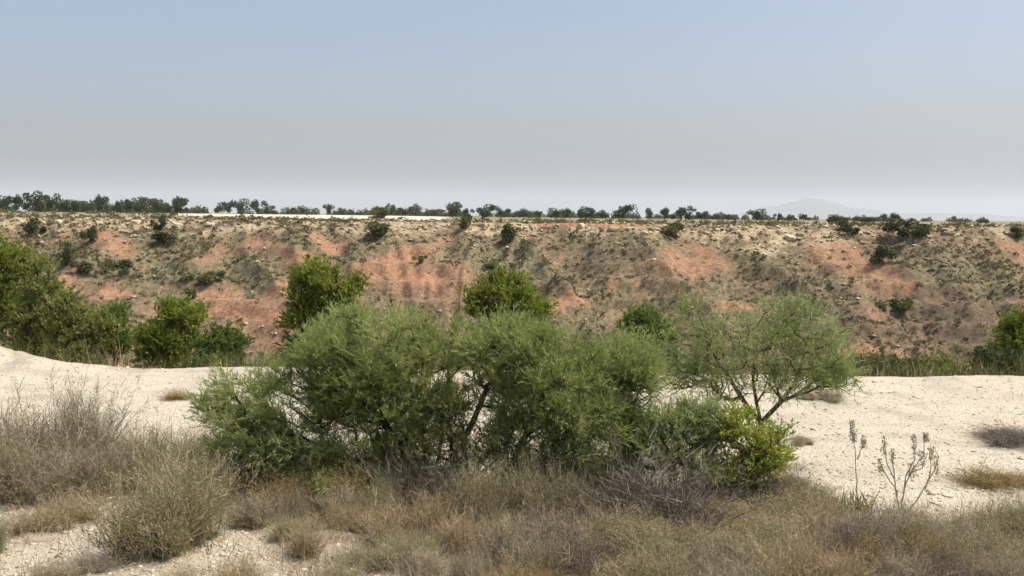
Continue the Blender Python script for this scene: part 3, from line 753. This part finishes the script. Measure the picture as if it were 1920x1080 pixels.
# ------------------------------------------------------------------ dry foreground scrub
def ribbons(P, d, L, w, rng, seg=2, bend=0.15, grav=0.0):
    """thin curved strips starting at P -> V, F (tris), index of the strip for each face, points along the strips"""
    n = len(P)
    side = norm(np.cross(d, rng.normal(size=(n, 3))))
    b = rng.normal(size=(n, 3)) * bend
    pts = [P]
    for s in range(1, seg + 1):
        t = s / seg
        pts.append(P + d * (L * t)[:, None] + b * (L * t * t)[:, None] - np.array([0, 0, 1.0]) * (grav * L * t * t)[:, None])
    V = []; 
    for s in range(seg):
        ww = (w * (1 - s / seg))[:, None]
        V += [pts[s] - side * ww * 0.5, pts[s] + side * ww * 0.5]
    V.append(pts[-1])
    V = np.stack(V, 1); k = V.shape[1]
    f = []
    for s in range(seg - 1):
        f += [[2 * s, 2 * s + 1, 2 * s + 3], [2 * s, 2 * s + 3, 2 * s + 2]]
    f.append([2 * seg - 2, 2 * seg - 1, 2 * seg])
    F = (np.array(f)[None] + (np.arange(n) * k)[:, None, None]).reshape(-1, 3)
    return V.reshape(-1, 3), F, np.repeat(np.arange(n), len(f)), pts

def dry_bush_mesh(seed, stems, twigs, upright, wS=0.0092, leafy=0):
    """unit bush: about 1 wide and 1 tall"""
    rng = np.random.default_rng(seed)
    a = rng.random(stems) * 6.28; tilt = np.abs(rng.normal(size=stems)) * (0.48 if upright else 0.85)
    tilt = np.minimum(tilt, 1.35)
    d = np.stack([np.sin(tilt) * np.cos(a), np.sin(tilt) * np.sin(a), np.cos(tilt)], -1)
    nt_ = 9                                          # several tufts of unequal height rather than one dome
    tc = rng.normal(size=(nt_, 2)) * np.array([0.20, 0.20]); th_ = rng.uniform(0.45, 1.05, nt_); th_[0] = 1.1
    ti = rng.integers(0, nt_, stems)
    P = np.stack([tc[ti, 0] + rng.normal(size=stems) * 0.045, tc[ti, 1] + rng.normal(size=stems) * 0.045, np.full(stems, -0.03)], -1)
    L = rng.uniform(0.4, 1.0, stems) * np.where(tilt > 0.7, 0.55, 1.0) * th_[ti]
    V1, F1, i1, pts = ribbons(P, d, L, wS * (0.7 + 1.6 * rng.random(stems) ** 3), rng, 3, 0.14)
    t1 = rng.random(stems)[i1] * 0.6
    k = np.repeat(np.arange(stems), twigs)
    t = rng.uniform(0.25, 1.0, len(k))
    q = P[k] + (pts[-1][k] - P[k]) * t[:, None]
    dd = norm(d[k] + rng.normal(size=(len(k), 3)) * 0.55 + np.array([0, 0, 0.25]))
    V2, F2, i2, _ = ribbons(q, dd, rng.uniform(0.10, 0.30, len(k)), np.full(len(k), wS * 0.75), rng, 2, 0.25)
    t2 = np.clip(rng.random(stems)[k] * 0.55 + 0.45 * rng.random(len(k)), 0, 1)[i2]
    out_tw = (np.concatenate([V2]), F2, t2)
    if leafy:
        kk = np.repeat(np.arange(len(k)), leafy)
        qq = q[kk] + dd[kk] * rng.uniform(0, 0.25, (len(kk), 1))
        d3 = norm(dd[kk] + rng.normal(size=(len(kk), 3)) * 0.8); s3 = norm(np.cross(d3, rng.normal(size=(len(kk), 3))))
        ln = rng.uniform(0.014, 0.032, (len(kk), 1))
        V3 = np.stack([qq - s3 * ln * 0.16, qq + s3 * ln * 0.16, qq + d3 * ln], 1).reshape(-1, 3)
        F3 = np.arange(len(V3)).reshape(-1, 3)
        out_tw = (np.concatenate([V2, V3]), np.concatenate([F2, F3 + len(V2)]), np.concatenate([t2, np.clip(rng.random(len(kk)) * 0.5 + 0.5 * t[kk], 0, 1)]))
    return (V1, F1, t1), out_tw

# blocks of pale rock along the rim, large enough to pick out
rng = np.random.default_rng(31)
def nth(q):
    return NTH[q] if q < 19 else {19: 'twentieth', 29: 'thirtieth', 39: 'fortieth'}.get(q) or ['twenty', 'thirty', 'forty'][(q + 1) // 10 - 2] + '-' + NTH[(q + 1) % 10 - 1]
BW = [(15, 400), (35, 412), (20, 420), (85, 412), (110, 418), (140, 408), (150, 425), (162, 412), (185, 420), (200, 412), (218, 416), (222, 428), (240, 414), (255, 420), (268, 412), (275, 430), (320, 415), (335, 425),
      (395, 422), (475, 432), (905, 425), (925, 432), (1000, 428), (1015, 412), (1090, 425), (1150, 432), (1180, 430), (1325, 438), (1345, 432), (1375, 430), (1390, 442), (1415, 446), (1440, 440), (1462, 436), (1480, 448), (1500, 442), (1562, 438), (1600, 436), (1690, 442), (1680, 432)]
bm_ = []
for v in range(5):
    b_ = bmesh.new(); bmesh.ops.create_icosphere(b_, subdivisions=2, radius=1.0)
    for vv in b_.verts:
        c = np.array(vv.co); c = np.sign(c) * np.abs(c) ** 0.55
        c = c * (0.8 + 0.35 * float(hash2(np.array([round(c[0] * 3)]), np.array([round(c[1] * 3 + c[2] * 7)]), v)[0])) + rng.normal(size=3) * 0.05
        vv.co = c
    me = bpy.data.meshes.new('boulder'); b_.to_mesh(me); b_.free()
    me.materials.append(MAT['hill_stone']); at_ = me.attributes.new('tint', 'FLOAT', 'FACE'); at_.data.foreach_set('value', np.clip(0.62 + 0.12 * v - 0.15 + 0.08 * rng.normal(size=len(me.polygons)), 0, 1).astype(np.float32))
    bm_.append(me)
BW.sort()
for q, (px, py) in enumerate(BW):
    p = hit_hill(px, py); o = link('boulder', bm_[q % 5]); s_ = rng.uniform(0.20, 0.46)
    o.location = (p[0], p[1], T(p[0], p[1]) + 0.1 * s_); o.rotation_euler = (rng.uniform(-.2, .2), rng.uniform(-.2, .2), rng.random() * 6.28)
    o.scale = (s_ * rng.uniform(1, 1.6), s_, s_ * rng.uniform(0.6, 0.95))
    tag(o, f'pale rock block, {nth(q)} from the left along the stony rim', 'boulder', 'pale rock blocks along the rim')

# weedy growth along the near bank and the ravine edge
rng = np.random.default_rng(222)
for nm_, lab_, mt_, sd_, n_, h0, h1 in (('bank_grass', 'brownish dry grass along the lip of the ravine bank', 'straw', 97, 20000, 0.30, 0.85),
                                        ('bank_weeds', 'olive green weeds along the lip of the ravine bank', 'dull', 98, 30000, 0.35, 1.0)):
    x = rng.uniform(-19, 19, n_); y = rng.uniform(22.3, 27, n_)
    keep = rng.random(n_) < sstep(0.40, 0.56, fbm(x / 1.6, y / 1.6, sd_, 3))
    x, y = x[keep], y[keep]; n_ = len(x)
    tl = np.abs(rng.normal(size=n_)) * 0.4; a = rng.random(n_) * 6.28
    d = np.stack([np.sin(tl) * np.cos(a), np.sin(tl) * np.sin(a), np.cos(tl)], -1)
    V, F, ix, _ = ribbons(np.stack([x, y, terrain(x, y) - 0.02], -1), d, rng.uniform(h0, h1, n_), rng.uniform(0.012, 0.03, n_), rng, 2, 0.25, 0.15)
    tag(link(nm_, make_mesh(nm_, V, F, MAT[mt_], np.clip(0.8 * fbm(x / 1.1, y / 1.1, sd_ + 9, 2) + 0.3 * rng.random(n_) - 0.1, 0, 0.8)[ix])), lab_, 'weeds', kind='stuff')

DRY = {}
for kind, mt, nv, stems, twigs, upr, leafy in (('grey', 'dry_grey', 3, 360, 11, True, 2), ('dark', 'dry_dark', 2, 420, 12, False, 0), ('olive', 'dry_olive', 3, 360, 10, True, 5), ('straw', 'straw', 2, 380, 6, True, 0), ('rust', 'rust', 2, 330, 8, False, 4)):
    for v in range(nv):
        (V1, F1, t1), (V2, F2, t2) = dry_bush_mesh(300 + 7 * v + len(kind) * 13, stems, twigs, upr, leafy=leafy)
        DRY[(kind, v)] = (make_mesh('stems', V1, F1, MAT[mt], t1), make_mesh('twigs', V2, F2, MAT[mt], t2), nv)
def dry_bush(kind, v, px, base, wpx, hpx, label, cat='bush', group='dry scrub bushes in the foreground', name='dry_bush', sink=0.0):
    # depth at which the flat terrace appears in that row
    hy = 395.3 + px * 20.8 / 1920
    D = 3.5 * FPX / (base - hy) * 0.995
    b = stand(px, base, D); b[2] -= sink
    k = D / FPX
    st, tw, nv = DRY[(kind, v % DRY[(kind, 0)][2])]
    rz = (px * 37.7 + base * 11.3) % 6.28
    o = empty(name, b, rz, (wpx * k / 1.05, wpx * k / 1.05, hpx * k / 0.93))
    link('stems', st, o); link('twigs', tw, o)
    return tag(o, label, cat, group)

FG = [
    ('olive', 0, 285, 1058, 230, 190, 'large olive-grey dry bush standing alone on the stony ground at lower left'),
    ('grey', 0, 60, 905, 200, 175, 'tall grey dry bush at the left edge below the gravel'),
    ('grey', 1, 150, 900, 170, 160, 'grey dry bush next to the tall one at the left edge'),
    ('grey', 2, 215, 890, 90, 95, 'small dark-tipped grey bush at the right end of the left grey thicket'),
    ('olive', 1, 10, 930, 120, 110, 'low olive dry bush at the left edge in front of the tall grey bush'),
    ('olive', 2, 310, 905, 150, 115, 'olive dry bush left of the big feathery shrub against pale gravel'),
    ('straw', 0, 390, 930, 130, 95, 'straw-coloured bush at the left foot of the big feathery shrub'),
    ('olive', 1, 345, 960, 150, 110, 'olive-straw bush behind the lone lower-left bush'),
    ('rust', 0, 445, 930, 120, 65, 'rusty brown dry bush under the left end of the feathery shrub'),
    ('rust', 0, 590, 945, 150, 75, 'wide rusty brown dry bush under the middle of the left feathery shrub'),
    ('grey', 0, 550, 985, 70, 70, 'pale silvery tuft bush in front of the left feathery shrub'),
    ('olive', 2, 715, 985, 70, 85, 'small dark olive bush below the left feathery shrub'),
    ('straw', 1, 800, 1010, 150, 90, 'straw tussock bush in the middle of the foreground'),
    ('olive', 0, 900, 985, 130, 130, 'upright olive-straw bush below the gap between the big shrubs'),
    ('dark', 0, 1225, 1005, 270, 150, 'large domed dead purple-grey bush right of centre'),
    ('dark', 1, 1080, 985, 150, 90, 'smaller dead grey bush left of the domed purple-grey one'),
    ('dark', 1, 1330, 955, 150, 75, 'low dead grey bush under the yellow-green bush'),
    ('rust', 0, 20, 945, 60, 35, 'little brown tuft at the left edge on stony ground'),
    ('olive', 1, -5, 1050, 60, 90, 'green-tinged tuft cut by the left edge at the bottom'),
    ('straw', 0, 650, 1010, 120, 60, 'low straw tussock below the left feathery shrub'),
    ('straw', 1, 575, 1060, 110, 70, 'reddish straw tussock at the bottom left of centre'),
    ('grey', 1, 940, 1055, 150, 90, 'grey twiggy bush beside the fallen pale branch'),
    ('grey', 2, 105, 935, 190, 120, 'grey-brown bush at the front of the left grey thicket'),
    ('grey', 0, 235, 930, 150, 110, 'grey-brown bush between the left grey thicket and the lone olive bush'),
    ('rust', 1, 510, 965, 140, 75, 'brown dry bush in front of the left end of the feathery shrub'),
    ('rust', 1, 660, 960, 150, 95, 'brown dry bush under the left feathery shrub, right of its middle'),
    ('dark', 0, 760, 955, 150, 105, 'dark dead bush at the foot of the left feathery shrub stems'),
    ('dark', 1, 850, 960, 140, 115, 'dark dead bush below the leaning stem'),
    ('olive', 1, 985, 985, 120, 120, 'dark olive bush at the foot of the right feathery shrub'),
    ('grey', 1, 640, 985, 130, 70, 'grey-brown bush in front of the brown dry bushes left of centre'),
    ('straw', 0, 725, 1030, 150, 75, 'straw tussock just below the small dark olive bush'),
    ('straw', 1, 860, 1050, 150, 80, 'straw tussock left of the fallen pale branch'),
    ('grey', 2, 1150, 930, 130, 90, 'thin grey bush between the right feathery shrub and the domed dead bush'),
    ('dark', 0, 1430, 950, 150, 70, 'dead grey bush at the foot of the yellow-green bush'),
    ('olive', 2, 1500, 955, 110, 60, 'low olive bush on gravel right of the yellow-green bush'),
    ('dark', 1, 500, 905, 130, 85, 'dark dead bush under the low left end of the feathery shrub'),
    ('dark', 0, 590, 910, 150, 100, 'dark dead bush under the left half of the feathery shrub'),
    ('dark', 1, 680, 915, 150, 110, 'dark dead bush under the middle of the left feathery shrub'),
    ('dark', 0, 1060, 920, 150, 90, 'dark dead bush under the right feathery shrub'),
    ('olive', 1, 1905, 1020, 120, 75, 'olive bush at the right edge of the foreground thicket'),
]
for kind, v, px, base, wd, hg, lab in FG:
    dry_bush(kind, v, px, base, wd, hg, lab)
rng = np.random.default_rng(77)
ORD = ['first', 'second', 'third', 'fourth', 'fifth', 'sixth', 'seventh', 'eighth', 'ninth', 'tenth', 'eleventh', 'twelfth', 'thirteenth', 'fourteenth', 'fifteenth', 'sixteenth']
TONE = dict(grey='grey-brown', olive='olive-straw', straw='straw-coloured', dark='purple-grey', rust='rusty brown')
for base0, row in ((960, 'rearmost'), (985, 'second'), (1015, 'third'), (1050, 'fourth'), (1085, 'fifth'), (1125, 'nearest')):
    pxl = sorted([px + rng.uniform(-40, 40) for px in np.arange(1010 if base0 > 1030 else 1400, 1960, 112) if base0 > 1000 or px < 1560], reverse=True)
    for q, px in enumerate(pxl):
        kind = ['grey', 'olive', 'dark', 'straw', 'grey', 'rust', 'olive', 'straw'][rng.integers(0, 8)]
        base = base0 + rng.uniform(-10, 10)
        dry_bush(kind, int(rng.integers(0, 3)), px, base, rng.uniform(130, 200), rng.uniform(65, 105) * ((0.6 if base < 1000 else 0.55) if base < 1035 else 0.9),
                 f'{TONE[kind]} dry bush, {ORD[q]} from right, {row} row of lower right thicket')
tufts = sorted([(480, 1000), (700, 1075), (790, 1090), (870, 1095), (1000, 1090), (470, 1110), (640, 1115), (760, 1050), (960, 1010), (1010, 1050), (120, 1110), (1120, 1120), (345, 1130), (60, 1010), (560, 1020), (160, 985)])
for q, (px, base) in enumerate(tufts):
    kind = ['grey', 'straw', 'olive'][rng.integers(0, 3)]
    dry_bush(kind, int(rng.integers(0, 3)), px, base, rng.uniform(80, 140), rng.uniform(35, 70),
             f'low {TONE[kind]} tuft, {ORD[q]} from the left among the small foreground tufts', cat='tuft', group='small tufts in the foreground', name='dry_tuft')

# dead mats lying on the bare gravel
for kind, px, base, wd, hg, lab in [('dark', 1885, 832, 150, 26, 'flat grey mat of dead weeds on the gravel at the right edge'),
                                     ('rust', 1870, 912, 170, 34, 'flat brown mat of dead grass on the gravel at the right edge'),
                                     ('rust', 335, 748, 62, 20, 'small flat brown weed on the gravel left of the feathery shrub'),
                                     ('grey', 1497, 835, 50, 18, 'tiny flat grey weed on the gravel right of the yellow-green bush'),
                                     ('grey', 1545, 752, 80, 22, 'low grey weed near the gravel edge behind the slender tree')]:
    dry_bush(kind, 0, px, base, wd, hg, lab, cat='weed', group='dead weeds flat on the gravel', name='dead_weed')

# tall dry stalks and their leafy foot on the right
def stalk_plant(name, label, px, base, chains_px, heads, leaves=0, w=0.0085):
    hy = 395.3 + px * 20.8 / 1920
    D = 3.5 * FPX / (base - hy) * 0.995
    b = stand(px, base, D); rg = np.random.default_rng(int(px))
    root = empty(name, b)
    for ch in chains_px:
        Q = np.array([ray(q[0], q[1], D) - b + np.array([0, rg.normal() * 0.04, 0]) for q in ch])
        Q[0] = np.where(np.arange(3) == 2, np.maximum(Q[0], -0.03), Q[0]) if ch[0][1] >= base - 3 else Q[0]
        tt = np.linspace(0, len(Q) - 1, 4 * (len(Q) - 1) + 1)
        S = np.stack([np.interp(tt, np.arange(len(Q)), Q[:, k]) for k in range(3)], -1)
        S[1:-1] += rg.normal(size=(len(S) - 2, 3)) * 0.004
        rr = np.linspace(w, w * 0.45, len(S))
        V, F = tubes(S[:-1], S[1:], rr[:-1], rr[1:], 5)
        link('stem', make_mesh('stem', V, F, MAT['bark_stalk'], smooth=True), root)
    for (hx, y0, y1, hw) in heads:
        A = ray(hx, y1, D) - b; B = ray(hx, y0, D) - b
        n = 170; t = rg.random((n, 1)); P = A + (B - A) * t + rg.normal(size=(n, 3)) * np.array([1, 1, 0.3]) * hw * D / FPX * 0.3
        d = norm(rg.normal(size=(n, 3)) + np.array([0, 0, 0.8])); sd_ = norm(np.cross(d, rg.normal(size=(n, 3)))); s = rg.uniform(0.012, 0.026, (n, 1))
        V = np.stack([P - sd_ * s * 0.35, P + sd_ * s * 0.35, P + d * s], 1).reshape(-1, 3)
        link('seed_head', make_mesh('seed_head', V, np.arange(len(V)).reshape(-1, 3), MAT['dry_grey'], rg.random(n)), root)
    if leaves:
        a = rg.random(leaves) * 6.28; tl = rg.uniform(0.1, 0.8, leaves)
        d = np.stack([np.sin(tl) * np.cos(a), np.sin(tl) * np.sin(a), np.cos(tl)], -1)
        P = np.stack([rg.normal(size=leaves) * 0.09, rg.normal(size=leaves) * 0.06, np.zeros(leaves)], -1)
        V, F, ix, _ = ribbons(P, d, rg.uniform(0.12, 0.34, leaves), np.full(leaves, 0.024), rg, 3, 0.1)
        link('basal_leaves', make_mesh('basal_leaves', V, F, MAT['olive'], rg.random(leaves)[ix]), root)
    return tag(root, label, 'plant', 'tall dry stalks on the right')
MAT['bark_stalk'] = bark('dry_stalk', (0.26, 0.21, 0.15), (0.44, 0.37, 0.28))
stalk_plant('dry_stalk', 'tall single dry stalk with green leaves at its foot, on the right gravel', 1608, 965,
            [[(1608, 965), (1607, 900), (1604, 850), (1597, 788)], [(1605, 860), (1618, 832)], [(1600, 830), (1590, 815)]],
            [(1598, 788, 815, 9), (1601, 812, 830, 9), (1619, 822, 842, 10)], 90)
stalk_plant('dry_stalk', 'branching dry plant with many seed heads to the right of the single stalk', 1685, 965,
            [[(1685, 965), (1675, 900), (1662, 860), (1658, 820)], [(1680, 930), (1672, 870), (1673, 845)], [(1686, 960), (1700, 890), (1712, 860), (1714, 815)],
             [(1690, 940), (1705, 895), (1730, 850), (1736, 815)], [(1680, 920), (1655, 880), (1650, 862)], [(1700, 890), (1725, 875), (1735, 850)]],
            [(1658, 818, 855, 9), (1673, 842, 870, 9), (1714, 815, 860, 9), (1736, 812, 828, 9), (1650, 862, 885, 9), (1728, 845, 875, 12), (1710, 870, 895, 14)], 0, 0.009)
stalk_plant('dry_stalk', 'pale arching dry stem bending right beside the branching dry plant', 1712, 962,
            [[(1712, 962), (1738, 915), (1753, 880), (1757, 855), (1748, 838)], [(1735, 920), (1748, 880), (1745, 850)]],
            [(1747, 838, 862, 9), (1756, 855, 890, 7)], 0, 0.008)
stalk_plant('dry_stalk', 'short thin stick with green leaves left of the tall single stalk', 1566, 968,
            [[(1566, 968), (1567, 935), (1567, 912)]], [], 60, 0.009)

# the pale fallen branch in the dead scrub
b = stand(880, 1045, 3.5 * FPX / (1045 - 405)); rg = np.random.default_rng(9)
root = empty('fallen_branch', b)
k = b[1] / FPX
Q = np.array([[-22, 0, 3], [-8, 4, 14], [6, 3, 26], [20, -2, 40]], float) * k
V, F = tubes(Q[:-1], Q[1:], np.array([0.016, 0.014, 0.011]), np.array([0.014, 0.011, 0.006]), 6)
link('limb', make_mesh('limb', V, F, MAT['bark_pale'], smooth=True), root)
Q2 = np.array([[-8, 4, 14], [-14, -3, 24], [-12, -6, 32]], float) * k
V, F = tubes(Q2[:-1], Q2[1:], np.array([0.009, 0.007]), np.array([0.007, 0.004]), 5)
link('side_twig', make_mesh('side_twig', V, F, MAT['bark_pale'], smooth=True), root)
tag(root, 'pale weathered fallen branch sticking up from the dry scrub near the bottom', 'branch')

# ------------------------------------------------------------------ dry grass and loose gravel
rng = np.random.default_rng(123)
N = 170000
x = rng.uniform(-0.60, 0.60, N); y = rng.uniform(8.6, 14.5, N); x = x * y
g = near_litter(x, y)
cl = sstep(0.42, 0.66, fbm(x / 0.45, y / 0.45, 131, 3))
right = np.maximum(sstep(-2.6, 0.5, x), 0.9 * np.exp(-((y - 11.8) / 0.9) ** 2))
keep = rng.random(N) < (g ** 1.2) * (0.12 + 0.88 * cl) * (0.30 + 0.70 * right)
x, y = x[keep], y[keep]; n = len(x)
tl = np.abs(rng.normal(size=n)) * 0.45; a = rng.random(n) * 6.28
d = np.stack([np.sin(tl) * np.cos(a), np.sin(tl) * np.sin(a), np.cos(tl)], -1)
V, F, ix, _ = ribbons(np.stack([x, y, terrain(x, y) - 0.01], -1), d, 0.10 + 0.42 * rng.random(n) ** 1.8, rng.uniform(0.004, 0.010, n), rng, 2, 0.25, 0.15)
tb = np.clip(0.7 * fbm(x / 1.3, y / 1.3, 133, 2) + 0.45 * rng.random(n) - 0.1, 0, 1)
half = (fbm(x / 0.9, y / 0.9, 135, 3) + 0.25 * (rng.random(n) - 0.5) > 0.5)[ix]
for sel_, nm_, mt_, lab_ in ((half, 'dry_grass', 'straw', 'thin dry straw-coloured grass between the foreground bushes'), (~half, 'dead_stalks', 'dry_grey', 'thin grey-brown dead stalks between the foreground bushes')):
    us, inv = np.unique(F[sel_], return_inverse=True)
    tag(link(nm_, make_mesh(nm_, V[us], inv.reshape(-1, 3), MAT[mt_], tb[ix][sel_])), lab_, 'grass', kind='stuff')

N = 1800
y = rng.uniform(12, 22.3, N); x = rng.uniform(-0.62, 0.62, N) * y
sz = 0.012 + 0.05 * rng.random(N) ** 3
stones(np.stack([x, y, terrain(x, y)], -1), sz, MAT['stone'], rng, 'scattered_stones', 'larger pale stones scattered on the gravel terrace', 'stones')
N = 60000
y = 8.2 + 14.0 * rng.random(N) ** 1.5; x = rng.uniform(-0.62, 0.62, N) * y
keep = rng.random(N) < 0.35 + 0.65 * (1 - sstep(12, 14.5, y)) * sstep(0.35, 0.55, fbm(x / 0.9, y / 0.9, 141, 3))
x, y = x[keep], y[keep]
sz = 0.006 + 0.036 * rng.random(len(x)) ** 3.5
stones(np.stack([x, y, terrain(x, y)], -1), sz, MAT['stone'], rng, 'loose_gravel', 'loose cream pebbles strewn over the near ground', 'gravel')

# ------------------------------------------------------------------ hazy summer air
hm = bpy.data.materials.new('haze'); hm.use_nodes = True
hn = hm.node_tree.nodes; hn.remove(hn['Principled BSDF'])
pv = hn.new('ShaderNodeVolumePrincipled')
pv.inputs['Color'].default_value = (0.82, 0.895, 0.975, 1)
pv.inputs['Density'].default_value = 0.00009
pv.inputs['Anisotropy'].default_value = 0.2
hm.node_tree.links.new(pv.outputs[0], hn['Material Output'].inputs['Volume'])
x0, x1, y0, y1, z0, z1 = -60000, 60000, -60, 25000, -17.0, 480.0
V = np.array([[x0, y0, z0], [x1, y0, z0], [x1, y1, z0], [x0, y1, z0], [x0, y0, z1], [x1, y0, z1], [x1, y1, z1], [x0, y1, z1]], float)
F = np.array([[0, 3, 2, 1], [4, 5, 6, 7], [0, 1, 5, 4], [1, 2, 6, 5], [2, 3, 7, 6], [3, 0, 4, 7]])
tag(link('haze', make_mesh('haze', V, F, hm)), 'thin pale summer haze over the whole landscape', 'haze', kind='stuff')
